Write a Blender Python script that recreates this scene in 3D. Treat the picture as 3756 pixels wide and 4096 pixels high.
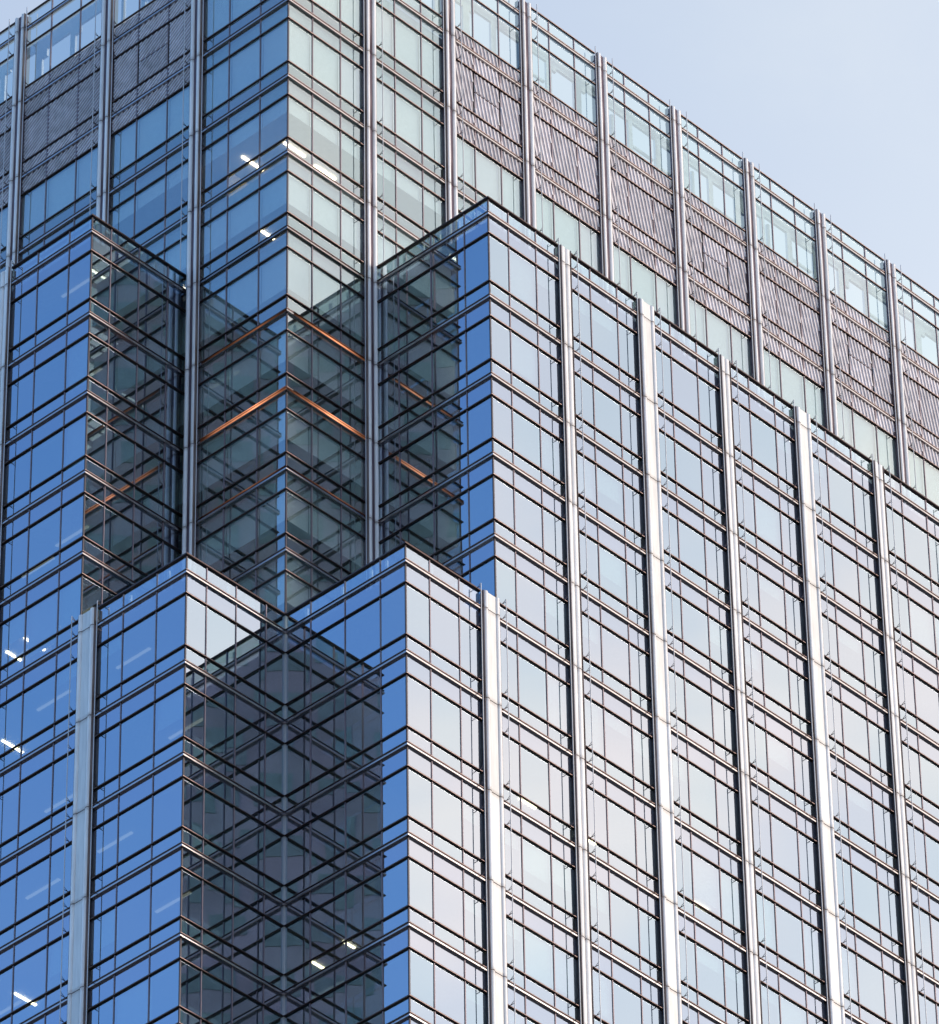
import bpy, math, random
from mathutils import Matrix, Vector
random.seed(7)
for o in list(bpy.data.objects): bpy.data.objects.remove(o)
S = bpy.context.scene
COL = S.collection
R = math.radians

# ------------------------------------------------------------------ camera
ZO = 157.6                                   # height of the lower parapet level above the street
CAM = Vector((-144.2197, -143.2558, -155.8577 + ZO))
FWD = Vector((0.57409431, 0.53185774, 0.62252957))
RT = Vector((0.68725121, -0.72629866, -0.01326755))
UP = Vector((-0.44508594, -0.43545102, 0.78248381))
FPX = 26942.0                                # focal length in photo pixels (photo 3756 x 4096)
cd = bpy.data.cameras.new('camera'); cam = bpy.data.objects.new('camera', cd); COL.objects.link(cam)
cam.matrix_world = Matrix(((RT.x, UP.x, -FWD.x, CAM.x), (RT.y, UP.y, -FWD.y, CAM.y), (RT.z, UP.z, -FWD.z, CAM.z), (0, 0, 0, 1)))
cd.sensor_fit = 'VERTICAL'; cd.sensor_height = 24; cd.sensor_width = 22.008
cd.lens = FPX / 4096 * 24
cd.clip_start = 1; cd.clip_end = 20000
S.camera = cam

# ------------------------------------------------------------------ sky and sun
SUN_EL, SUN_AZ = R(18), R(-54)               # azimuth counted from +X towards +Y
W = bpy.data.worlds.new('World'); S.world = W; W.use_nodes = True
nt = W.node_tree; nt.nodes.clear()
def N(t, **kw):
    n = nt.nodes.new(t)
    for k, v in kw.items(): setattr(n, k, v)
    return n
def L(a, b): nt.links.new(a, b)
sky = N('ShaderNodeTexSky', sky_type='NISHITA', sun_disc=False)
sky.sun_elevation = SUN_EL; sky.sun_rotation = R(90) - SUN_AZ
sky.altitude = 0; sky.air_density = 1.0; sky.dust_density = 0.6; sky.ozone_density = 5.0
tc = N('ShaderNodeTexCoord')
# thin high cloud veil that is dense towards the sun and dissolves away from it
dot = N('ShaderNodeVectorMath', operation='DOT_PRODUCT')
dot.inputs[1].default_value = (math.cos(R(-25)), math.sin(R(-25)), 0.0)
L(tc.outputs['Generated'], dot.inputs[0])
nz = N('ShaderNodeTexNoise'); nz.inputs['Scale'].default_value = 3.0; nz.inputs['Detail'].default_value = 6; nz.inputs['Roughness'].default_value = .55
mp = N('ShaderNodeMapping'); mp.inputs['Scale'].default_value = (1, 1, 2.6)
L(tc.outputs['Generated'], mp.inputs[0]); L(mp.outputs[0], nz.inputs['Vector'])
ad = N('ShaderNodeMath', operation='MULTIPLY_ADD'); ad.inputs[1].default_value = .16; ad.inputs[2].default_value = -.08
L(nz.outputs['Fac'], ad.inputs[0])
sm = N('ShaderNodeMath', operation='ADD'); L(dot.outputs['Value'], sm.inputs[0]); L(ad.outputs[0], sm.inputs[1])
mr_ = N('ShaderNodeMapRange', interpolation_type='SMOOTHSTEP')
mr_.inputs['From Min'].default_value = -.30; mr_.inputs['From Max'].default_value = .89
mr_.inputs['To Min'].default_value = 0.0; mr_.inputs['To Max'].default_value = 1.0
L(sm.outputs[0], mr_.inputs['Value'])
mx = N('ShaderNodeMix', data_type='RGBA')
warm = N('ShaderNodeMapRange', interpolation_type='SMOOTHSTEP'); warm.inputs['From Min'].default_value = .25; warm.inputs['From Max'].default_value = .85
L(dot.outputs['Value'], warm.inputs['Value'])
vc = N('ShaderNodeMix', data_type='RGBA'); vc.inputs['A'].default_value = (3.0, 3.05, 2.8, 1); vc.inputs['B'].default_value = (5.05, 4.55, 4.25, 1)
L(warm.outputs[0], vc.inputs['Factor'])
nz2 = N('ShaderNodeTexNoise'); nz2.inputs['Scale'].default_value = 8.0; nz2.inputs['Detail'].default_value = 4; nz2.inputs['Distortion'].default_value = .6
L(mp.outputs[0], nz2.inputs['Vector'])
cl = N('ShaderNodeMapRange'); cl.inputs['From Min'].default_value = .3; cl.inputs['From Max'].default_value = .7
cl.inputs['To Min'].default_value = .88; cl.inputs['To Max'].default_value = 1.12
L(nz2.outputs['Fac'], cl.inputs['Value'])
cw = N('ShaderNodeMix', data_type='FLOAT'); cw.inputs['A'].default_value = 1.0
L(warm.outputs[0], cw.inputs['Factor']); L(cl.outputs[0], cw.inputs['B'])
sz = N('ShaderNodeSeparateXYZ'); L(tc.outputs['Generated'], sz.inputs[0])      # the veil thickens towards the horizon
hz = N('ShaderNodeMapRange'); hz.inputs['From Min'].default_value = .3; hz.inputs['From Max'].default_value = .9; hz.inputs['To Min'].default_value = 1.24; hz.inputs['To Max'].default_value = .76
L(sz.outputs['Z'], hz.inputs['Value'])
hw_ = N('ShaderNodeMix', data_type='FLOAT'); hw_.inputs['A'].default_value = 1.0; L(warm.outputs[0], hw_.inputs['Factor']); L(hz.outputs[0], hw_.inputs['B'])
hm = N('ShaderNodeMath', operation='MULTIPLY'); L(cw.outputs[0], hm.inputs[0]); L(hw_.outputs[0], hm.inputs[1])
vv = N('ShaderNodeVectorMath', operation='SCALE'); L(vc.outputs['Result'], vv.inputs[0]); L(hm.outputs[0], vv.inputs['Scale'])
# cloud tops a little warmer, the gaps between them a little bluer
ct = N('ShaderNodeMix', data_type='RGBA'); ct.inputs['A'].default_value = (.90, .965, 1.05, 1); ct.inputs['B'].default_value = (1.06, 1.0, .965, 1)
cf = N('ShaderNodeMapRange', interpolation_type='SMOOTHSTEP'); cf.inputs['From Min'].default_value = .36; cf.inputs['From Max'].default_value = .64
L(nz2.outputs['Fac'], cf.inputs['Value']); L(cf.outputs[0], ct.inputs['Factor'])
cc = N('ShaderNodeMix', data_type='RGBA'); cc.inputs['A'].default_value = (1, 1, 1, 1); L(warm.outputs[0], cc.inputs['Factor']); L(ct.outputs['Result'], cc.inputs['B'])
vm = N('ShaderNodeVectorMath', operation='MULTIPLY'); L(vv.outputs[0], vm.inputs[0]); L(cc.outputs['Result'], vm.inputs[1])
L(vm.outputs[0], mx.inputs['B'])
wz = N('ShaderNodeTexNoise'); wz.inputs['Scale'].default_value = 5.0; wz.inputs['Detail'].default_value = 7; wz.inputs['Roughness'].default_value = .6; wz.inputs['Distortion'].default_value = 1.2
L(mp.outputs[0], wz.inputs['Vector'])
wm = N('ShaderNodeMapRange', interpolation_type='SMOOTHSTEP'); wm.inputs['From Min'].default_value = .42; wm.inputs['From Max'].default_value = .68; wm.inputs['To Max'].default_value = .045
L(wz.outputs['Fac'], wm.inputs['Value'])
wa = N('ShaderNodeMath', operation='ADD', use_clamp=True); L(mr_.outputs[0], wa.inputs[0]); L(wm.outputs[0], wa.inputs[1])     # a few faint wisps everywhere
L(wa.outputs[0], mx.inputs['Factor']); L(sky.outputs[0], mx.inputs['A'])
bg = N('ShaderNodeBackground'); bg.inputs['Strength'].default_value = .15
L(mx.outputs['Result'], bg.inputs['Color'])
out = N('ShaderNodeOutputWorld'); L(bg.outputs[0], out.inputs['Surface'])

sd = bpy.data.lights.new('sun', 'SUN'); sd.energy = 1.0; sd.angle = R(12); sd.color = (1, .88, .76)
sun = bpy.data.objects.new('sun', sd); COL.objects.link(sun)
sdir = Vector((math.cos(SUN_EL) * math.cos(SUN_AZ), math.cos(SUN_EL) * math.sin(SUN_AZ), math.sin(SUN_EL)))
sun.rotation_euler = sdir.to_track_quat('Z', 'Y').to_euler()

S.view_settings.view_transform = 'Standard'; S.view_settings.look = 'None'
S.view_settings.exposure = 1.25; S.view_settings.gamma = 1; S.view_settings.use_curve_mapping = False
S.render.engine = 'CYCLES'
S.cycles.max_bounces = 14; S.cycles.glossy_bounces = 8; S.cycles.transparent_max_bounces = 16; S.cycles.diffuse_bounces = 3
S.cycles.sample_clamp_indirect = 6

# ------------------------------------------------------------------ materials
def mat(name):
    m = bpy.data.materials.new(name); m.use_nodes = True
    m.node_tree.nodes.clear(); return m, m.node_tree
def mnode(t, ty, **kw):
    n = t.nodes.new(ty)
    for k, v in kw.items(): setattr(n, k, v)
    return n
def principled(name, col, metal=0., rough=.5, grain=.06, gscale=3., streak=False, spec=.5, grime=0.):
    m, t = mat(name)
    b = mnode(t, 'ShaderNodeBsdfPrincipled'); o = mnode(t, 'ShaderNodeOutputMaterial')
    t.links.new(b.outputs[0], o.inputs[0])
    c = mnode(t, 'ShaderNodeTexCoord'); mp = mnode(t, 'ShaderNodeMapping')
    mp.inputs['Scale'].default_value = (gscale, gscale, gscale * (.12 if streak else 1))
    g = mnode(t, 'ShaderNodeNewGeometry')
    n = mnode(t, 'ShaderNodeTexNoise'); n.inputs['Detail'].default_value = 5
    t.links.new(g.outputs['Position'], mp.inputs[0]); t.links.new(mp.outputs[0], n.inputs['Vector'])
    oi = mnode(t, 'ShaderNodeObjectInfo')
    ma = mnode(t, 'ShaderNodeMath', operation='MULTIPLY_ADD'); ma.inputs[1].default_value = .3
    t.links.new(oi.outputs['Random'], ma.inputs[0]); t.links.new(n.outputs['Fac'], ma.inputs[2])
    mr = mnode(t, 'ShaderNodeMapRange'); mr.inputs['From Min'].default_value = .35; mr.inputs['From Max'].default_value = .95
    mr.inputs['To Min'].default_value = 1 - grain * 2; mr.inputs['To Max'].default_value = 1 + grain
    t.links.new(ma.outputs[0], mr.inputs['Value'])
    mx = mnode(t, 'ShaderNodeMix', data_type='RGBA', blend_type='MULTIPLY'); mx.inputs['Factor'].default_value = 1
    mx.inputs['A'].default_value = (*col, 1); t.links.new(mr.outputs[0], mx.inputs['B'])
    colour = mx.outputs['Result']
    if grime:                                   # brown run-off stains gathered at the panel joints
        sx = mnode(t, 'ShaderNodeSeparateXYZ'); t.links.new(c.outputs['Generated'], sx.inputs[0])
        a1 = mnode(t, 'ShaderNodeMath', operation='MULTIPLY_ADD'); a1.inputs[1].default_value = 2; a1.inputs[2].default_value = -1; t.links.new(sx.outputs['Z'], a1.inputs[0])
        a2 = mnode(t, 'ShaderNodeMath', operation='ABSOLUTE'); t.links.new(a1.outputs[0], a2.inputs[0])
        a3 = mnode(t, 'ShaderNodeMapRange'); a3.inputs['From Min'].default_value = .90; a3.inputs['From Max'].default_value = 1.0; t.links.new(a2.outputs[0], a3.inputs['Value'])
        n2 = mnode(t, 'ShaderNodeTexNoise'); n2.inputs['Scale'].default_value = 7; n2.inputs['Detail'].default_value = 4; t.links.new(g.outputs['Position'], n2.inputs['Vector'])
        a4 = mnode(t, 'ShaderNodeMath', operation='MULTIPLY'); t.links.new(a3.outputs[0], a4.inputs[0]); t.links.new(n2.outputs['Fac'], a4.inputs[1])
        a5 = mnode(t, 'ShaderNodeMath', operation='MULTIPLY'); a5.inputs[1].default_value = grime; a5.use_clamp = True; t.links.new(a4.outputs[0], a5.inputs[0])
        m2 = mnode(t, 'ShaderNodeMix', data_type='RGBA'); m2.inputs['B'].default_value = (.30, .24, .20, 1)
        t.links.new(a5.outputs[0], m2.inputs['Factor']); t.links.new(colour, m2.inputs['A']); colour = m2.outputs['Result']
    t.links.new(colour, b.inputs['Base Color'])
    b.inputs['Metallic'].default_value = metal; b.inputs['Roughness'].default_value = rough
    b.inputs['Specular IOR Level'].default_value = spec
    return m
def emission(name, col, st):
    m, t = mat(name)
    e = mnode(t, 'ShaderNodeEmission'); o = mnode(t, 'ShaderNodeOutputMaterial')
    e.inputs[0].default_value = (*col, 1); e.inputs[1].default_value = st
    t.links.new(e.outputs[0], o.inputs[0]); return m
def glass(name, refl, refl2, trans, fac):
    """coated facade glass: part mirror, part tinted see-through; each pane a little different in tint and flatness"""
    m, t = mat(name); lk = t.links.new
    o = mnode(t, 'ShaderNodeOutputMaterial'); mix = mnode(t, 'ShaderNodeMixShader')
    gl = mnode(t, 'ShaderNodeBsdfGlossy'); gl.inputs['Roughness'].default_value = 0
    tr = mnode(t, 'ShaderNodeBsdfTransparent'); tr.inputs[0].default_value = (*trans, 1)
    oi = mnode(t, 'ShaderNodeObjectInfo'); ge = mnode(t, 'ShaderNodeNewGeometry')
    a = mnode(t, 'ShaderNodeMath', operation='ADD'); lk(oi.outputs['Random'], a.inputs[0]); lk(ge.outputs['Random Per Island'], a.inputs[1])
    f = mnode(t, 'ShaderNodeMath', operation='FRACT'); lk(a.outputs[0], f.inputs[0])
    mc = mnode(t, 'ShaderNodeMix', data_type='RGBA'); mc.inputs['A'].default_value = (*refl, 1); mc.inputs['B'].default_value = (*refl2, 1)
    lk(f.outputs[0], mc.inputs['Factor']); lk(mc.outputs['Result'], gl.inputs['Color'])
    mp = mnode(t, 'ShaderNodeMapping'); mp.inputs['Scale'].default_value = (.5, .5, .35); lk(ge.outputs['Position'], mp.inputs[0])
    n = mnode(t, 'ShaderNodeTexNoise'); n.inputs['Scale'].default_value = 1.0; n.inputs['Detail'].default_value = 1; lk(mp.outputs[0], n.inputs['Vector'])
    bp = mnode(t, 'ShaderNodeBump'); bp.inputs['Strength'].default_value = .25; bp.inputs['Distance'].default_value = .004
    lk(n.outputs['Fac'], bp.inputs['Height']); lk(bp.outputs[0], gl.inputs['Normal'])
    bf = mnode(t, 'ShaderNodeMath', operation='MULTIPLY_ADD'); bf.inputs[1].default_value = -fac; bf.inputs[2].default_value = fac
    lk(ge.outputs['Backfacing'], bf.inputs[0]); lk(bf.outputs[0], mix.inputs[0])      # one coated surface per pane
    lk(tr.outputs[0], mix.inputs[1]); lk(gl.outputs[0], mix.inputs[2]); lk(mix.outputs[0], o.inputs[0])
    return m
M = dict(
    glass_low=glass('blue_grey_glass', (.59, .72, .82), (.628, .71, .82), (.70, .80, .78), .64),
    glass_lilac=glass('lilac_grey_glass', (.605, .69, .81), (.625, .69, .81), (.60, .66, .70), .64),
    glass_up=glass('green_grey_glass', (.655, .79, .80), (.71, .785, .815), (.86, .92, .92), .48),
    steel=principled('polished_steel', (.44, .405, .40), 1, .2, .08, 2.),
    bronze=principled('dark_bronze_steel', (.10, .072, .068), 1, .3, .08, 2.),
    clad=principled('brushed_cladding', (.86, .84, .83), .05, .45, .09, 1.2, True, grime=1.1),
    rod=principled('white_rod', (.5, .5, .51), .3, .4, .03),
    dark=principled('dark_mullion', (.075, .058, .062), .4, .4, .1), mull=principled('mullion_bronze', (.23, .18, .20), .4, .4, .1), side=principled('brown_pier_side', (.22, .155, .135), .1, .5, .15, 1., True), panel=principled('pier_panel', (.70, .69, .67), .1, .42, .09, 1.2, True, grime=1.1),
    groove=principled('plum_groove', (.13, .085, .11), .2, .5, .1),
    louvre=principled('louvre_metal', (.62, .60, .63), .15, .5, .2, .45),
    louvre_back=principled('louvre_backing', (.33, .29, .33), .1, .6, .2, .45),
    slab=principled('slab_edge', (.36, .39, .40), 0, .7, .15),
    ceiling=principled('ceiling_tile', (.62, .63, .60), 0, .8, .06, .7),
    core=principled('core_wall', (.22, .23, .23), 0, .8, .15, .3),
    cream=principled('cream_partition', (.62, .56, .40), 0, .8, .06, .6),
    white=principled('white_post', (.82, .82, .80), 0, .5, .05),
    frame=principled('screen_frame', (.60, .63, .64), .2, .5, .08),
    ground=principled('street_asphalt', (.10, .085, .08), 0, .9, .3, .05),
    lamp=emission('ceiling_lamp', (1, .74, .5), 7.5), dimlamp=emission('dim_lamp', (1, .88, .76), .22),
    blind=principled('pale_blind', (.80, .78, .77), 0, .8, .04, 1.),
)

# ------------------------------------------------------------------ building data (metres; z counted from the lower parapet level)
A, B, A2, B2 = 4.9689, 6.3299, 5.7298, 5.2831
P, PA, Q0, PM, M0, N0 = 4.8282, 4.6979, 9.3523, 5.4421, 5.2382, 5.2169
Z = {-7: -28.35, -6: -24.45, -5: -20.539, -4: -16.622, -3: -12.626, -2: -8.537, -1: -4.28, 0: 0, 1: 4.015, 2: 8.023, 3: 12.015,
     4: 16.037, 5: 20.356, 6: 24.383, 7: 28.518, 8: 32.734, 9: 37.005, 10: 41.265}
S1, S2, PAR = .98, .84, .86                  # rail below a band, rail above a band, parapet height

def project(p):
    v = Vector(p) - CAM; w = v.dot(FWD)
    return 1878 + FPX * v.dot(RT) / w, 2048 - FPX * v.dot(UP) / w
def in_frame(pts, mx=380, my=380):
    q = [project((p[0], p[1], p[2] + ZO)) for p in pts]
    xs = [a for a, b in q]; ys = [b for a, b in q]
    return max(xs) > -mx and min(xs) < 3756 + mx and max(ys) > -my and min(ys) < 4096 + my

tower = bpy.data.objects.new('office_tower', None); COL.objects.link(tower)
tower['label'] = 'glass office tower of stepped blocks with steel bands, pale vertical piers and louvred top storeys'
tower['category'] = 'office tower'

MESH = {}
def mesh_from(key, verts, faces, mats, mi=None, smooth=False):
    if key is not None and key in MESH: return MESH[key]
    me = bpy.data.meshes.new(str(key[0]) if key else 'mesh')
    me.from_pydata(verts, [], faces)
    for m in mats: me.materials.append(M[m])
    if mi: me.polygons.foreach_set('material_index', mi)
    if smooth: me.polygons.foreach_set('use_smooth', [True] * len(faces))
    me.update()
    if key is not None: MESH[key] = me
    return me
def link(name, me, mw, parent=None, kind=None, label=None):
    o = bpy.data.objects.new(name, me); COL.objects.link(o)
    o.parent = parent or tower
    if parent and parent is not tower: o.matrix_local = parent.matrix_basis.inverted() @ mw
    else: o.matrix_local = mw
    if kind: o['kind'] = kind
    if label: o['label'] = label
    return o
class MB:
    def __init__(s): s.v = []; s.f = []; s.m = []
    def box(s, x0, x1, y0, y1, z0, z1, m=0):
        i = len(s.v)
        s.v += [(x, y, z) for z in (z0, z1) for y in (y0, y1) for x in (x0, x1)]
        for q in ((0, 2, 3, 1), (4, 5, 7, 6), (0, 1, 5, 4), (2, 6, 7, 3), (0, 4, 6, 2), (1, 3, 7, 5)):
            s.f.append(tuple(i + k for k in q)); s.m.append(m)
    def prism(s, poly, z0, z1, m=0):             # poly in (x, y), extruded in z
        i = len(s.v); n = len(poly)
        s.v += [(x, y, z0) for x, y in poly] + [(x, y, z1) for x, y in poly]
        for k in range(n):
            s.f.append((i + k, i + (k + 1) % n, i + n + (k + 1) % n, i + n + k)); s.m.append(m)
        j = len(s.v); s.v += [(x, y, z0) for x, y in poly] + [(x, y, z1) for x, y in poly]
        s.f.append(tuple(j + k for k in reversed(range(n)))); s.m.append(m)
        s.f.append(tuple(j + n + k for k in range(n))); s.m.append(m)
    def bar(s, p, q, w, m=0):
        p, q = Vector(p), Vector(q); d = (q - p).normalized()
        a = d.cross(Vector((0, 0, 1)));
        if a.length < .1: a = Vector((1, 0, 0))
        a.normalize(); b = d.cross(a); i = len(s.v)
        for c in (p, q):
            for sx, sy in ((-1, -1), (1, -1), (1, 1), (-1, 1)):
                s.v.append(tuple(c + a * sx * w / 2 + b * sy * w / 2))
        for k in range(4):
            s.f.append((i + k, i + (k + 1) % 4, i + 4 + (k + 1) % 4, i + 4 + k)); s.m.append(m)
        s.f += [(i + 3, i + 2, i + 1, i), (i + 4, i + 5, i + 6, i + 7)]; s.m += [m, m]
    def mesh(s, key, mats, smooth=False): return mesh_from(key, s.v, s.f, mats, s.m, smooth)

# a face of the tower: local x runs left to right as seen from the street, local y points INTO the building
class Face:
    def __init__(s, side, plane):
        s.side, s.plane = side, plane
        s.rot = Matrix.Identity(4) if side == 'R' else Matrix.Rotation(-math.pi / 2, 4, 'Z')
    def at(s, x, y=0., z=0.):
        return Vector((x, s.plane + y, z)) if s.side == 'R' else Vector((s.plane + y, -x, z))
    def mw(s, x, y, z): return Matrix.Translation(s.at(x, y, z) + Vector((0, 0, ZO))) @ s.rot

# ------------------------------------------------------------------ ground (setting)
mb = MB(); mb.box(-6000, 6000, -6000, 6000, -.5, 0)
g = bpy.data.objects.new('ground', mb.mesh(('ground',), ['ground'])); COL.objects.link(g); g['kind'] = 'structure'

# ------------------------------------------------------------------ inside: core, floors, ceilings
FAR = 46.
def put(name, mb, mats, kind=None, label=None, parent=None):
    return link(name, mb.mesh(None, mats), Matrix.Translation((0, 0, ZO)), parent, kind, label)
mb = MB(); mb.box(9.5, FAR - .5, 9.5, FAR - .5, -ZO, Z[9]); put('core_wall', mb, ['core'])
I = .22
def block_boxes(k):
    """footprint rectangles of the storey whose ceiling hangs under level k"""
    if k <= 0: return [(I, FAR, -B + I, I - .004), (-B2 + I, FAR, I, FAR)]
    if k <= 5: return [(I, FAR, I, FAR), (A + I, FAR, -B + I, I - .004), (-B2 + I, I - .004, A2 + I, FAR)]
    return [(I, FAR, I, FAR)]
for k in range(-6, 10):
    sl = MB()
    for b in block_boxes(k): sl.box(*b, Z[k] - S1 + .06, Z[k] - .08, 0)
    so = put('floor_slab', sl, ['slab'])
    ce = MB()
    for b in block_boxes(k): ce.box(b[0] + .05, b[1] - .05, b[2] + .03, b[3] - .03, Z[k] - S1 + .02, Z[k] - S1 + .056, 0)
    put('ceiling', ce, ['ceiling'], parent=so)
# lower foot of the tower, out of the picture
mb = MB(); mb.box(-B2 + .3, FAR, .26, FAR, -ZO, Z[-7] - .1); mb.box(.3, FAR, -B + .3, .25, -ZO, Z[-7] - .1); put('lower_wall', mb, ['core'])

# ------------------------------------------------------------------ shared small meshes
def pane_mesh(w, h, gm): 
    w, h = round(w, 3), round(h, 3)
    mb = MB(); mb.box(-w / 2, w / 2, -.012, .012, -h / 2, h / 2)
    return mb.mesh(('pane', w, h, gm), [gm])
def rail_mesh(kind, ln, e0, e1):
    """steel profile along local x from 0 to ln; ends mitred with slope e0 / e1 (outward distance times e)"""
    ln = round(ln, 3); key = (kind, ln, e0, e1)
    if key in MESH: return MESH[key]
    def tube(n, z, r, seg=10): return [(n + r * math.cos(2 * math.pi * k / seg), z + r * math.sin(2 * math.pi * k / seg)) for k in range(seg)]
    if kind == 'rail': polys = [(tube(.04, 0, .038), True, 0), ([(-.02, -.02), (.04, -.02), (.04, .02), (-.02, .02)], False, 0)]
    elif kind == 'floor_band':
        polys = [(tube(.055, .10, .034), True, 0), ([(-.02, -.075), (.075, -.075), (.09, -.06), (.094, -.015), (.088, .025), (.07, .04), (-.02, .04)], False, 1),
                 ([(-.02, .041), (.04, .041), (.04, .12), (-.02, .12)], False, 0)]
    else: polys = [([(-.05, -.05), (.07, -.05), (.085, -.035), (.085, .02), (.065, .035), (-.05, .035)], False, 0)]
    v = []; f = []; sm = []; mi = []
    for poly, s, mt in polys:
        n = len(poly); i = len(v)
        v += [(0 - p * e0, -p, z) for p, z in poly] + [(ln + p * e1, -p, z) for p, z in poly]
        for k in range(n): f.append((i + k, i + n + k, i + n + (k + 1) % n, i + (k + 1) % n)); sm.append(s)
        j = len(v); v += v[i:i + 2 * n]
        f.append(tuple(j + k for k in range(n))); f.append(tuple(j + n + k for k in reversed(range(n)))); sm += [False, False]; mi += [mt] * (n + 2)
    me = mesh_from(key, v, f, ['bronze', 'steel'], mi); me.polygons.foreach_set('use_smooth', sm); return me
def half_round(cx, n0, r, seg=8, d=1.): return [(cx + r, 0)] + [(cx + r * math.cos(math.pi * k / seg), -n0 - d * r * math.sin(math.pi * k / seg)) for k in range(seg + 1)] + [(cx - r, 0)]
PIERS = {'main': (.28, .19), 'slim': (.28, .19), 'wide': (.43, .24)}
def cladding_mesh(kind, h):
    h = round(h, 3); key = ('cladding', kind, h)
    if key in MESH: return MESH[key]
    mb = MB()
    if kind == 'main': tubes = [(-.19, .12, .095), (.19, .12, .095)]
    elif kind == 'slim': tubes = [(-.145, .08, .13), (.145, .08, .13)]
    else: tubes = [(-.32, .12, .11), (.32, .12, .11)]
    for cx, n0, r in tubes: mb.prism(half_round(cx, n0, r, 8, .6 if kind == 'slim' else 1.)[::-1], .02, h - .02)
    if kind == 'wide': mb.prism([(-.205, 0), (-.205, -.17), (.20, -.17), (.20, 0)], .02, h - .02, 3)
    hw = PIERS[kind][0]
    mb.box(-hw - .012, -hw + .004, -.17, 0, 0, h, 2); mb.box(hw - .004, hw + .012, -.17, 0, 0, h, 2)
    if kind == 'main': mb.box(-.093, .093, -.115, 0, 0, h, 1)
    me = mb.mesh(key, ['clad', 'groove', 'side', 'panel'])
    me.polygons.foreach_set('use_smooth', [abs(p.normal.z) < .5 and abs(p.center.x) > .206 if kind == 'wide' else abs(p.normal.z) < .5 for p in me.polygons])
    return me
def pier_core_mesh(kind, h):
    h = round(h, 3); mb = MB(); hw = PIERS[kind][0]
    mb.box(-hw - .02, hw + .02, -.06, .02, 0, h)
    return mb.mesh(('pier_core', kind, h), ['groove' if kind == 'main' else 'dark'])
BR = .30                                      # rod stands this far in front of the glass
mb = MB(); mb.bar((0, 0, 0), (0, -BR, 0), .02); mb.bar((0, -.1, 0), (0, -BR, .13), .014)
BRACKET = mb.mesh(('bracket',), ['mull'])

panes = []                                    # (name, face, cx, cz, w, h, material)
brackets = []
def pane(name, F, x0, x1, z0, z1, gm):
    if x1 - x0 < .06 or z1 - z0 < .06: return
    if gm == 'glass_low' and name == 'spandrel_pane': gm = 'glass_lilac'
    if not in_frame([F.at(x0, 0, z0), F.at(x1, 0, z0), F.at(x0, 0, z1), F.at(x1, 0, z1)]): return
    panes.append((name, F, (x0 + x1) / 2, (z0 + z1) / 2, x1 - x0, z1 - z0, gm))

def louvre_mesh(w, h, side):
    w, h = round(w, 3), round(h, 3); key = ('louvre', w, h, side)
    if key in MESH: return MESH[key]
    mb = MB(); mb.box(-w / 2, w / 2, -.01, .02, -h / 2, h / 2, 1)
    fr = .03
    d = Vector((1.35, 1)) if side == 'L' else Vector((1, -4.6)); d.normalize()
    n = Vector((-d.y, d.x)); pitch = .182 if side == 'L' else .235; rw = .27 * pitch
    hw, hh = w / 2 - fr, h / 2 - fr
    ext = abs(n.x) * hw + abs(n.y) * hh; c = -ext + pitch * .3
    while c < ext:
        t0, t1 = -1e9, 1e9; o = n * c
        for a in (0, 1):
            lim = (hw, hh)[a]; t = sorted(((-lim - o[a]) / d[a], (lim - o[a]) / d[a])); t0, t1 = max(t0, t[0]), min(t1, t[1])
        if t1 - t0 > .08:
            p, q = o + d * t0, o + d * t1; hw2 = rw; i = len(mb.v)
            for e in (p, q):
                for s_, y in ((-1, -.011), (1, -.011), (.55, -.05), (-.55, -.05)):
                    x, z = e + n * hw2 * s_; mb.v.append((x, y, z))
            for k in range(4): mb.f.append((i + k, i + 4 + k, i + 4 + (k + 1) % 4, i + (k + 1) % 4)); mb.m.append(0)
            mb.f += [(i, i + 1, i + 2, i + 3), (i + 7, i + 6, i + 5, i + 4)]; mb.m += [0, 0]
        c += pitch
    return mb.mesh(key, ['louvre', 'louvre_back'])

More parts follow.
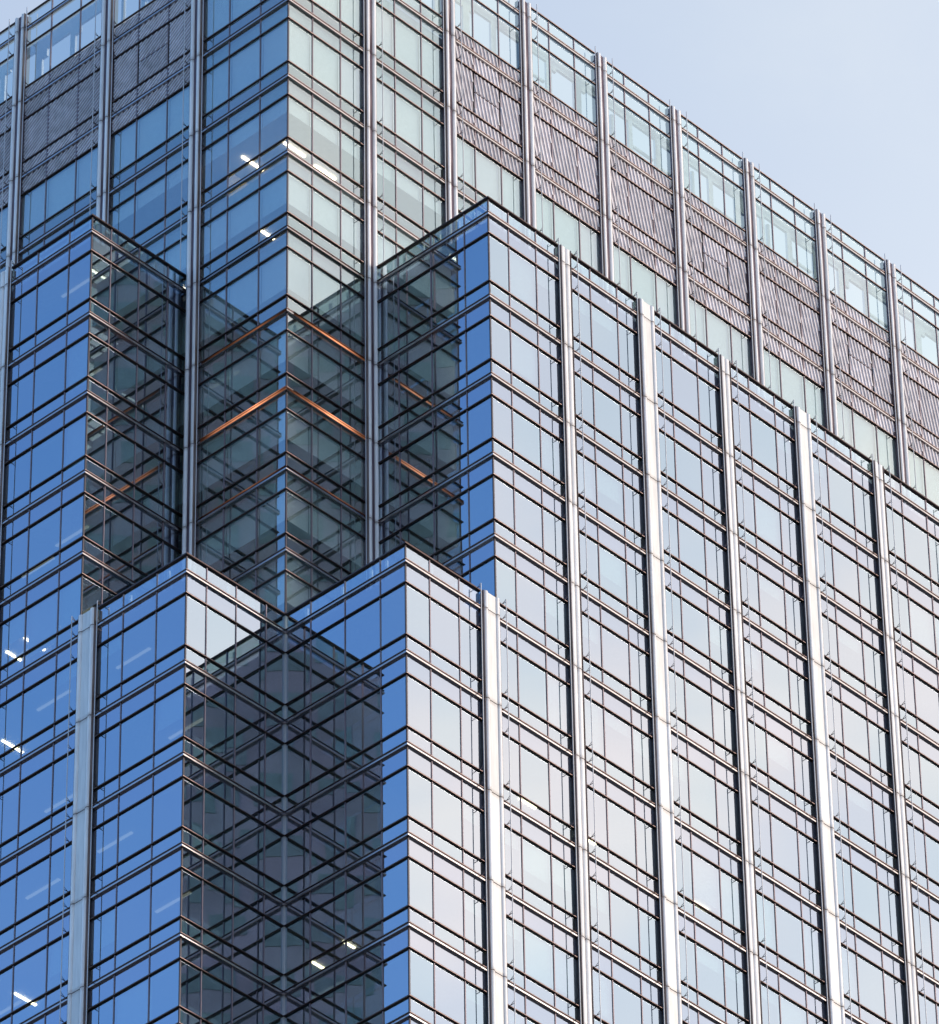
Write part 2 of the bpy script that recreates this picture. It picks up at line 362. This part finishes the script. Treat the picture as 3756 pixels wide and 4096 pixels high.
# ------------------------------------------------------------------ one face of one block
def build_face(F, x0, x1, kb, kt, gm, e0, e1, piers, mull, parapet, louvre=False, corner0=False, corner1=False, band_bottom=True):
    """piers: [(x, kind)] inside or at the ends of the run; mull: mullion positions; e0/e1: end mitre (1 convex, -1 concave, 0 square)"""
    edges = []; cur = x0; ee = e0
    for px, kd in piers:
        hw = PIERS[kd][0] + .03
        if px - hw > cur + .1: edges.append((cur, px - hw, ee, 0))
        cur = px + hw; ee = 0
    if cur < x1 - .1: edges.append((cur, x1, ee, e1))
    top = Z[kt] + (PAR if parapet else 0)
    def run(name, kind, z):
        for a, b, m0, m1 in edges:
            if in_frame([F.at(a, 0, z), F.at(b, 0, z)]): link(name, rail_mesh(kind, b - a, m0, m1), F.mw(a, 0, z))
    rows = []
    for k in range(kt, kb - 1, -1):
        if k > kb or band_bottom: run('floor_band', 'floor_band', Z[k])
        if k > kb:
            run('rail', 'rail', Z[k] - S1); run('sill_rail', 'rail', Z[k - 1] + S2)
            rows += [('spandrel_pane', Z[k] - S1, Z[k], k), ('window_pane', Z[k - 1] + S2, Z[k] - S1, k), ('transom_pane', Z[k - 1], Z[k - 1] + S2, k)]
    if parapet: run('parapet_rail', 'rail' if gm == 'glass_up' else 'coping', top); rows.append(('parapet_pane', Z[kt], top, kt + 1))
    for a, b, m0, m1 in edges:
        xs = [a] + [m for m in mull if a + .12 < m < b - .12] + [b]
        if m0 == -1 or m0 == 1: xs[0] = a + .02
        if m1 == -1 or m1 == 1: xs[-1] = b - .02
        for name, za, zb, k in rows:
            isl = louvre and louvre(a, b, name, k)
            for i in range(len(xs) - 1):
                if isl:
                    c = [F.at(xs[i], 0, za), F.at(xs[i + 1], 0, za), F.at(xs[i], 0, zb), F.at(xs[i + 1], 0, zb)]
                    if not in_frame(c): continue
                    door = isl == 'door'
                    gap = .05 if door else .012
                    parts_ = [(za + .05, zb - .05)]
                    if door and i == 1: mid = (za + zb) / 2 + .1; parts_ = [(za + .05, mid - .03), (mid + .03, zb - .05)]
                    for z_a, z_b in parts_:
                        w, h = xs[i + 1] - xs[i] - 2 * gap, z_b - z_a
                        link('louvre_panel', louvre_mesh(w, h, F.side), F.mw((xs[i] + xs[i + 1]) / 2, .03, (z_a + z_b) / 2))
                else: pane(name, F, xs[i] + .006, xs[i + 1] - .006, za + .02, zb - .02, gm)
        for m in xs[1:-1]:                      # mullions, one per line, cut where louvres cover them
            segs = []; zc = None
            for name, za, zb, k in sorted(rows, key=lambda r: r[1]):
                if louvre and louvre(a, b, name, k) == 'door' : zc = None; continue
                if zc is None: segs.append([za, zb]); zc = 1
                else: segs[-1][1] = zb
            for za, zb in segs:
                if in_frame([F.at(m, 0, za), F.at(m, 0, zb), F.at(m, 0, (za + zb) / 2)]):
                    h = round(zb - za, 3); mb = MB(); mb.box(-.022, .022, -.022, .06, 0, h)
                    link('mullion', mb.mesh(('mullion', h), ['mull']), F.mw(m, 0, za))
    zb0 = Z[kb]
    for px, kd in piers:
        if not (x0 - 1 <= px <= x1 + 1): continue

def build_pier(F, px, kd, kb, kt, parapet=True):
    ks = list(range(kb, kt + 1)); z0, z1 = Z[kb], Z[kt] + PAR - .02
    if not in_frame([F.at(px, 0, z0), F.at(px, 0, z1), F.at(px, 0, (z0 + z1) / 2)]): return
    core = link('pier', pier_core_mesh(kd, z1 - z0 - .1), F.mw(px, 0, z0))
    lv = [Z[k] for k in ks] + [z1]
    for a, b in zip(lv[:-1], lv[1:]):
        if in_frame([F.at(px, 0, a), F.at(px, 0, b)]): link('cladding_panel', cladding_mesh(kd, b - a), F.mw(px, -.03, a), core)
    for sgn in (-1, 1):
        x = px + sgn * (PIERS[kd][0] + .27); h = round(z1 - z0 + .1, 3)
        mb = MB(); mb.prism([(.02 * math.cos(k * math.pi / 3), .02 * math.sin(k * math.pi / 3)) for k in range(6)], 0, h)
        rod = link('guide_rod', mb.mesh(('rod', h), ['rod']), F.mw(x, -BR, z0))
        for k in ks:
            for dz in (.12, -S1, S2):
                z = Z[k] + dz
                if z0 < z < z1 + .1 and in_frame([F.at(x, 0, z)]) and not (k == kt and dz == S2): brackets.append((rod, F, x, z))
        if kd != 'main': brackets.append((rod, F, x, z1 - .02))

def thirds(c, p): return [c - 2 * p / 3, c - p / 3]
MR = Face('R', 0.); R1R = Face('R', -B); LLR = Face('R', 0.); L1R = Face('R', A2)
ML = Face('L', 0.); LLL = Face('L', -B2); R1L = Face('L', A); LRL = Face('L', 0.)

# upper block: right and left face (k 0..10 at the corner bay, above the lower roofs elsewhere)
nP, nM = 9, 4
def louvre_right(a, b, name, k):
    if a < PA + P * .9: return None
    if (k == 10 and name == 'transom_pane') or k == 9 or (k == 8 and name == 'spandrel_pane'):
        return 'door' if (k == 9 and name == 'window_pane' and (a < PA + P * 1.9 or abs(a - (PA + 4 * P)) < 1 or abs(a - (PA + 6 * P)) < 1)) else 'plain'
def louvre_left(a, b, name, k):
    if b > -M0 + .5: return None
    if (k == 10 and name == 'transom_pane') or k == 9 or (k == 8 and name == 'spandrel_pane'):
        return 'door' if (k == 9 and name == 'window_pane' and b > -M0 - 1) else 'plain'
pm = [m for i in range(nP + 1) for m in thirds(PA + P * i, P)]; pm[0], pm[1] = 1.42, 3.06
main_piers = [(PA + P * i, 'main') for i in range(nP)]
build_face(MR, 0, PA, 0, 5, 'glass_up', 1, 0, main_piers[:1], pm, False, band_bottom=False)
build_face(MR, 0, PA + P * nP, 5, 10, 'glass_up', 1, 0, main_piers, pm, True, louvre_right)
mm = [-m for i in range(nM + 1) for m in thirds(M0 + PM * i, PM)]; mm = sorted(mm)
left_piers = [(-(M0 + PM * i), 'main') for i in reversed(range(nM))]
build_face(ML, -M0, 0, 0, 5, 'glass_up', 0, 1, left_piers[-1:], mm, False, band_bottom=False)
build_face(ML, -(M0 + PM * nM), 0, 5, 10, 'glass_up', 0, 1, left_piers, mm, True, louvre_left)
for i, (x, kd) in enumerate(main_piers): build_pier(MR, x, kd, 0 if i == 0 else 5, 10)
for i, (x, kd) in enumerate(left_piers): build_pier(ML, x, kd, 0 if i == nM - 1 else 5, 10)

# middle blocks
NQ = 6
q_piers = [(Q0 + P * i, 'slim' if i % 2 == 0 else 'wide') for i in range(NQ)]
qm = [m for i in range(-1, NQ + 1) for m in thirds(Q0 + P * i, P)]
WX = Q0 - P
build_face(R1R, A, Q0 + P * NQ, 0, 5, 'glass_low', 1, 0, q_piers, qm, True, band_bottom=False)
build_face(R1R, 0, Q0 + P * NQ, -7, 0, 'glass_low', 1, 0, [(WX, 'wide')] + q_piers, qm, False)
run0 = MB()
# parapet of the lower right block
def parapet_only(F, x0, x1, k, e0, e1, mull, gm='glass_low'):
    z = Z[k] + PAR
    link('parapet_rail', rail_mesh('coping', x1 - x0, e0, e1), F.mw(x0, 0, z))
    xs = [x0 + .02] + [m for m in mull if x0 + .1 < m < x1 - .1] + [x1 - .02]
    for a, b in zip(xs[:-1], xs[1:]): pane('parapet_pane', F, a + .006, b - .006, Z[k] + .02, z - .02, gm)
    for m in xs[1:-1]:
        mb = MB(); mb.box(-.022, .022, -.02, .06, 0, PAR); link('mullion', mb.mesh(('mullion', PAR), ['mull']), F.mw(m, 0, Z[k]))
parapet_only(R1R, 0, WX - .46, 0, 1, 0, qm)
for i, (x, kd) in enumerate(q_piers): build_pier(R1R, x, kd, -7, 5)
build_pier(R1R, WX, 'wide', -7, 0)
rl = [B - 4.98, B - 3.17, B - 1.32]                 # left faces of the right blocks, x = -v runs from 0 (back) to B (corner)
build_face(R1L, 0, B, 0, 5, 'glass_low', -1, 1, [], rl, True)
build_face(LRL, 0, B, -7, 0, 'glass_low', -1, 1, [], rl, True)

l_piers = [(-(N0 + PM * i), 'wide' if i % 2 == 0 else 'slim') for i in reversed(range(4))]
lm = sorted(-m for i in range(0, 5) for m in thirds(N0 + PM * i, PM))
build_face(LLL, -(N0 + PM * 3), -A2, 0, 5, 'glass_low', 0, 1, l_piers[:-1], lm, True, band_bottom=False)
build_face(LLL, -(N0 + PM * 3), 0, -7, 0, 'glass_low', 0, 1, l_piers, lm, False)
parapet_only(LLL, -(N0 - .46), 0, 0, 0, 1, lm)
for i, (x, kd) in enumerate(l_piers): build_pier(LLL, x, kd, -7, 0 if i == 3 else 5)
lr = [-B2 + 1.07, -B2 + 2.64, -B2 + 4.24]
build_face(L1R, -B2, 0, 0, 5, 'glass_low', 1, -1, [], lr, True)
build_face(LLR, -B2, 0, -7, 0, 'glass_low', 1, -1, [], lr, True)

# ------------------------------------------------------------------ panes: the 300 largest of each kind singly, the rest as one part
def area(p):
    F, x, z, w, h = p[1], p[2], p[3], p[4], p[5]
    q = [project(F.at(x + a * w / 2, 0, z + b * h / 2) + Vector((0, 0, ZO))) for a, b in ((-1, -1), (1, -1), (1, 1), (-1, 1))]
    cx = sum(a for a, b in q) / 4; cy = sum(b for a, b in q) / 4
    s = abs(sum(q[i][0] * q[(i + 1) % 4][1] - q[(i + 1) % 4][0] * q[i][1] for i in range(4))) / 2
    if F is MR and z < Z[6] - .5 and x > PA: s = 0                     # hidden behind the middle blocks
    if F is ML and z < Z[6] - .5 and x < -M0: s = 0
    return s if -50 < cx < 3806 and -50 < cy < 4146 else s * .01
for name in ('window_pane', 'spandrel_pane', 'transom_pane', 'parapet_pane'):
    lst = sorted((p for p in panes if p[0] == name), key=area, reverse=True)
    for p in lst[:300]:
        _, F, x, z, w, h, gm = p
        mw = F.mw(x, .02, z) @ Matrix.Rotation(random.gauss(0, .0012), 4, 'Z') @ Matrix.Rotation(random.gauss(0, .0012), 4, 'X')
        link(name, pane_mesh(w, h, gm), mw)
    for gm in ('glass_low', 'glass_up', 'glass_lilac'):
        rest = [p for p in lst[300:] if p[6] == gm]
        if not rest: continue
        v = []; f = []
        for _, F, x, z, w, h, _g in rest:
            mw = F.mw(x, .02, z) @ Matrix.Rotation(random.gauss(0, .0012), 4, 'Z') @ Matrix.Rotation(random.gauss(0, .0012), 4, 'X')
            i = len(v)
            v += [tuple(mw @ Vector(c)) for c in pane_mesh(w, h, gm).vertices.foreach_get and [c.co for c in pane_mesh(w, h, gm).vertices]]
            f += [tuple(i + a for a in pl.vertices) for pl in pane_mesh(w, h, gm).polygons]
        link(name, mesh_from(None, v, f, [gm]), Matrix.Identity(4), kind='stuff')
brackets.sort(key=lambda b: abs(project(b[1].at(b[2], 0, b[3]) + Vector((0, 0, ZO)))[1] - 2048) + abs(project(b[1].at(b[2], 0, b[3]) + Vector((0, 0, ZO)))[0] - 1878))
rest = MB()
for n_, (rod, F, x, z) in enumerate(brackets):
    mw = F.mw(x, -.0, z)
    if n_ < 300: link('bracket', BRACKET, mw, rod)
    else:
        i = len(rest.v); rest.v += [tuple(mw @ c.co) for c in BRACKET.vertices]; rest.f += [tuple(i + a for a in p.vertices) for p in BRACKET.polygons]
if rest.v: link('bracket', mesh_from(None, rest.v, rest.f, ['dark']), Matrix.Identity(4), kind='stuff')

# ------------------------------------------------------------------ corner posts
def post(x, y, k0, k1, cap):
    mb = MB(); h = Z[k1] - Z[k0] + (PAR if cap else 0) - .06
    mb.box(-.03, .03, -.03, .03, 0, h); link('corner_post', mb.mesh(None, ['dark']), Matrix.Translation((x + .028, y + .028, Z[k0] + ZO)))
post(0, 0, 0, 10, True); post(A, -B, 0, 5, True); post(-B2, A2, 0, 5, True); post(0, -B, -7, 0, True); post(-B2, 0, -7, 0, True)
mb = MB(); mb.box(-.05, .05, -.05, .05, 0, Z[0] - Z[-7] + PAR - .07); link('corner_post', mb.mesh(None, ['rod']), Matrix.Translation((-.02, -.02, Z[-7] + ZO)))

# ------------------------------------------------------------------ roof edges: white posts behind the parapets
WP = MB(); WP.box(-.06, .06, -.04, .04, .12, .66)
WPM = WP.mesh(('parapet_post',), ['white'])
for F, xs, k in ((R1L, [.5, 1.6, 2.6, 3.5, 4.6, 5.4], 5), (L1R, [-4.9, -3.2, -1.6, -.5], 5), (LRL, [1.0, 2.9, 4.4, 5.2], 0), (LLR, [-4.7, -2.9], 0),
                 (LLL, [-1.1, -3.2, -5.9], 0), (R1R, [1.6, 3.0], 0), (R1R, [7.0, 8.4, 11.6, 13., 16.6, 17.0, 21., 21.6, 26., 26.5, 30.6], 5), (LLL, [-7.2, -9.0], 5)):
    for x in xs: link('parapet_post', WPM, F.mw(x, .13 + .05 * random.random(), Z[k] + .06))
# plant screen at the top storey: frames with openings to the sky
def screen(F, a, b, n):
    w = (b - a) / n
    for i in range(n):
        x0, x1 = a + w * i, a + w * (i + 1); z0, z1 = Z[9] + .9, Z[10] - .05
        mb = MB(); sill = .7 + .5 * random.random(); hd = .4 + .35 * random.random(); st = .22 + .25 * random.random()
        mb.box(0, w, 0, .12, 0, sill); mb.box(0, w, 0, .12, z1 - z0 - hd, z1 - z0)
        mb.box(0, st, .001, .119, sill, z1 - z0 - hd)
        q = random.random()
        if q < .4: mb.prism([(st, 0), (st + .3, 0), (st + .3, .12), (st, .12)], z1 - z0 - hd - .5 * random.random() - .1, z1 - z0 - hd - .001)
        elif q < .7: mb.prism([(st + .55 + .1 * math.cos(a), .3 + .1 * math.sin(a)) for a in [t * math.pi / 4 for t in range(8)]], sill + .02, z1 - z0 - hd - .02)
        else: mb.box(st, w, .14, .24, sill + .5, sill + .62)
        if in_frame([F.at(x0, 0, z0), F.at(x1, 0, z1)]): link('screen_frame', mb.mesh(None, ['frame']), F.mw(x0, .8, z0))
screen(MR, .9, PA + P * nP, 27); screen(ML, -(M0 + PM * nM), -.9, 12)

# ------------------------------------------------------------------ lit office lamps and a few partitions
def lamp(x, y, k, ln=1.2, w=.09):
    mb = MB(); mb.box(-ln / 2, ln / 2, -w / 2, w / 2, -.05, 0)
    link('ceiling_lamp', mb.mesh(('lamp', ln, w), ['lamp']), Matrix.Translation((x, y, Z[k] - S1 + .015 + ZO)), label='lit white ceiling strip lamp')
for a in ((2.58, 2.17, 7), (4.46, 2.26, 7), (1.99, 4.0, 7), (2.23, 3.33, 6, .7), (-3.53, 10.21, 1, 1.1), (-3.56, 11.34, 1, .8), (-3.17, 11.64, 0, 1.1), (-3.44, 10.15, -3, 1.1),
          (2.47, -.93, -3, .6), (2.61, .82, -3, .6), (9.11, -3.95, -1, .9), (12.45, -3.98, -1, .9), (18.74, -4.12, -1, .9)): lamp(*a)
for x0, x1, y0, y1, k in ((1.6, 8, 5.0, 5.12, 7), (3.9, 9, 5.6, 5.72, 4)):
    mb = MB(); mb.box(x0, x1, y0, y1, Z[k - 1] + .02, Z[k] - S1 - .02); put('partition', mb, ['cream'])

def strip(x, y, k, ln):
    mb = MB(); mb.box(-.06, .06, -ln / 2, ln / 2, -.04, 0)
    link('strip_lamp', mb.mesh(('strip', ln), ['dimlamp']), Matrix.Translation((x, y, Z[k] - S1 + .012 + ZO)))
rnd = random.Random(5)
for k in range(-6, 6):
    for y in ((1.6, 4.2, 8.2, 11.2) if k <= 0 else (7.6, 10.4)):
        if rnd.random() < .5: strip(-B2 + I + .9 + rnd.random() * .9, y + rnd.random() * .6, k, 1.8)
# roller blinds partly drawn behind the upper glass
def blind(F, a, b, k, drop):
    mb = MB(); mb.box(0, round(b - a, 3), 0, .012, 0, 1.); z1 = Z[k] - S1 - .02
    o = link('roller_blind', mb.mesh(('blind', round(b - a, 3)), ['blind']), F.mw(a, .16, z1 - drop) @ Matrix.Diagonal((1, 1, drop, 1)))
exl = sorted(mm[-8:] + [-.05]); exr = [.05] + sorted(pm)
DROP = {9: 2.3, 8: 2.3, 7: .7, 6: 1.45, 5: 1.9, 4: 1.3, 3: 1.25, 2: 1.3, 1: 1.3}
for k, dr in DROP.items():
    for F, ex in ((ML, exl), (MR, exr)):
        for a, b in zip(ex[:-1], ex[1:]):
            mid = abs(a + b) / 2
            if k <= 5 and mid > (PA if F is MR else M0): continue
            if k == 9 and mid > (PA + P if F is MR else M0): continue
            if k == 8 and mid > (PA + P if F is MR else M0): dr2 = 2.25
            else: dr2 = dr
            if in_frame([F.at(a, 0, Z[k] - 1), F.at(b, 0, Z[k] - 1)]): blind(F, a + .03, b - .03, k, dr2 + (rnd.random() - .5) * .05)

for F, ex, k0, k1 in ((LLL, [m for m in lm if m < -.5] + [-.05], -6, 0), (LLL, [m for m in lm if m < -A2 - .4] + [-A2 - .05], 1, 5), (R1R, qm[:20], -6, 5)):
    for k in range(k0, k1 + 1):
        for a, b in zip(ex[:-1], ex[1:]):
            if F is R1R and (a < 0 or (k > 0 and a < A)): continue
            if rnd.random() < .3 and b - a > .6 and in_frame([F.at(a, 0, Z[k] - 1), F.at(b, 0, Z[k] - 2)], 0, 0): blind(F, a + .03, b - .03, k, rnd.choice((.5, .9, 1.2, 1.7, 2.2)) + rnd.random() * .2)

# ------------------------------------------------------------------ added glowing strips imitating reflected sun on the bands in the notch
def amber(name, st):  # emission ramp standing in for a patch of reflected sunlight, no lamp fitting
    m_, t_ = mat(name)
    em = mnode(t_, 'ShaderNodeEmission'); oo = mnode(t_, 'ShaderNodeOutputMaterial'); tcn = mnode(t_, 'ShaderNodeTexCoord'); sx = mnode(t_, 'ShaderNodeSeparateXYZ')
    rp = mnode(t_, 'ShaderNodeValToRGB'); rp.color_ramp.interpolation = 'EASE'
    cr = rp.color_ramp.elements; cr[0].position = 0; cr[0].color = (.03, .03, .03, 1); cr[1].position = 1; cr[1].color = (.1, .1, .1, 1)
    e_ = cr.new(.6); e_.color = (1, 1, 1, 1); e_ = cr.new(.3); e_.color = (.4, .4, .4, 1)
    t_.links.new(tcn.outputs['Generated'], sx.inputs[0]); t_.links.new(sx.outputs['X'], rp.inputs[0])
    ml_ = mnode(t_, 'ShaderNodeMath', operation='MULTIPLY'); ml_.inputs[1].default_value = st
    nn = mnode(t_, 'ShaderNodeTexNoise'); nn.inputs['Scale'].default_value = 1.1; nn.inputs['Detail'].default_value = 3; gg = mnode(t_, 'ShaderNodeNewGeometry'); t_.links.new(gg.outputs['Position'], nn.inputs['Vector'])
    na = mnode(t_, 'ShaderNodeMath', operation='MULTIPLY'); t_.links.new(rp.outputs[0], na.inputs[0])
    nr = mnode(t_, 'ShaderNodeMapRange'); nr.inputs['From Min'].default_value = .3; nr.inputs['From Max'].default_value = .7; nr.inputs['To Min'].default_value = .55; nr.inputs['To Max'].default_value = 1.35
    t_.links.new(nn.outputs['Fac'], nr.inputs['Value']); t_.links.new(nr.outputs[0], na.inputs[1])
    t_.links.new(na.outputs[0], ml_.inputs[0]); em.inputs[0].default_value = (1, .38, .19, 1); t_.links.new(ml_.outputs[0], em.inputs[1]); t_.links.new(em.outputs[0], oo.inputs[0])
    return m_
M['amber'] = amber('sun_glow_amber', .62); M['amber_dim'] = amber('sun_glow_amber_dim', .11)
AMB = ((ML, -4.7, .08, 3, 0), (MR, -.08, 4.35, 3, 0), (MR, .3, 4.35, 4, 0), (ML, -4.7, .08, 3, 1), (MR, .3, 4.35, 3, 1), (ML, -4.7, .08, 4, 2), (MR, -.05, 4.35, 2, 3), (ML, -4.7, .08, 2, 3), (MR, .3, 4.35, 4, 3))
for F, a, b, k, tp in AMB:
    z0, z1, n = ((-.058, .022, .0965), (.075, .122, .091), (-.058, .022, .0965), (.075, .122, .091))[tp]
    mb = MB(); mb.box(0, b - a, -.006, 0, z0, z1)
    link('added_sun_glow_strip', mb.mesh(None, ['amber' if tp < 2 else 'amber_dim']), F.mw(a, -n, Z[k]), label='added amber strip imitating reflected sun glow on a steel band beside the inner corner')

# ------------------------------------------------------------------ unseen tower added behind the viewpoint to darken the mirrored inner corners
M['nb'] = principled('added_tower_stone', (.66, .58, .62), 0, .8, .2, .03)
M['nbw'] = principled('added_tower_window', (.36, .45, .43), 0, .3, .2, .2)
nb = MB(); nw = MB()
NW, NH = 92., 400.
nb.box(-NW / 2, NW / 2, -40, 0, 0, NH)
z = 6.
while z < NH - 4:
    x = -NW / 2 + 1.2
    while x < NW / 2 - 4: nw.box(x, x + 3.4, -.05, .06, z, z + 2.3); x += 4.6
    z += 4.4
nt_ = bpy.data.objects.new('added_mirror_tower', None); COL.objects.link(nt_)
nt_['label'] = 'stone tower added out of view behind the viewpoint to darken reflections in the inner corner'; nt_['category'] = 'tower'
D_ = 214.; an = R(224.2)
mwn = Matrix.Translation((D_ * math.cos(an), D_ * math.sin(an), .01)) @ Matrix.Rotation(an + math.pi / 2, 4, 'Z')
nt_.matrix_world = mwn
for nm, b_, mt in (('added_tower_wall', nb, 'nb'), ('window', nw, 'nbw')):
    o = bpy.data.objects.new(nm, b_.mesh(None, [mt])); COL.objects.link(o); o.parent = nt_
    if nm == 'window': o['kind'] = 'stuff'
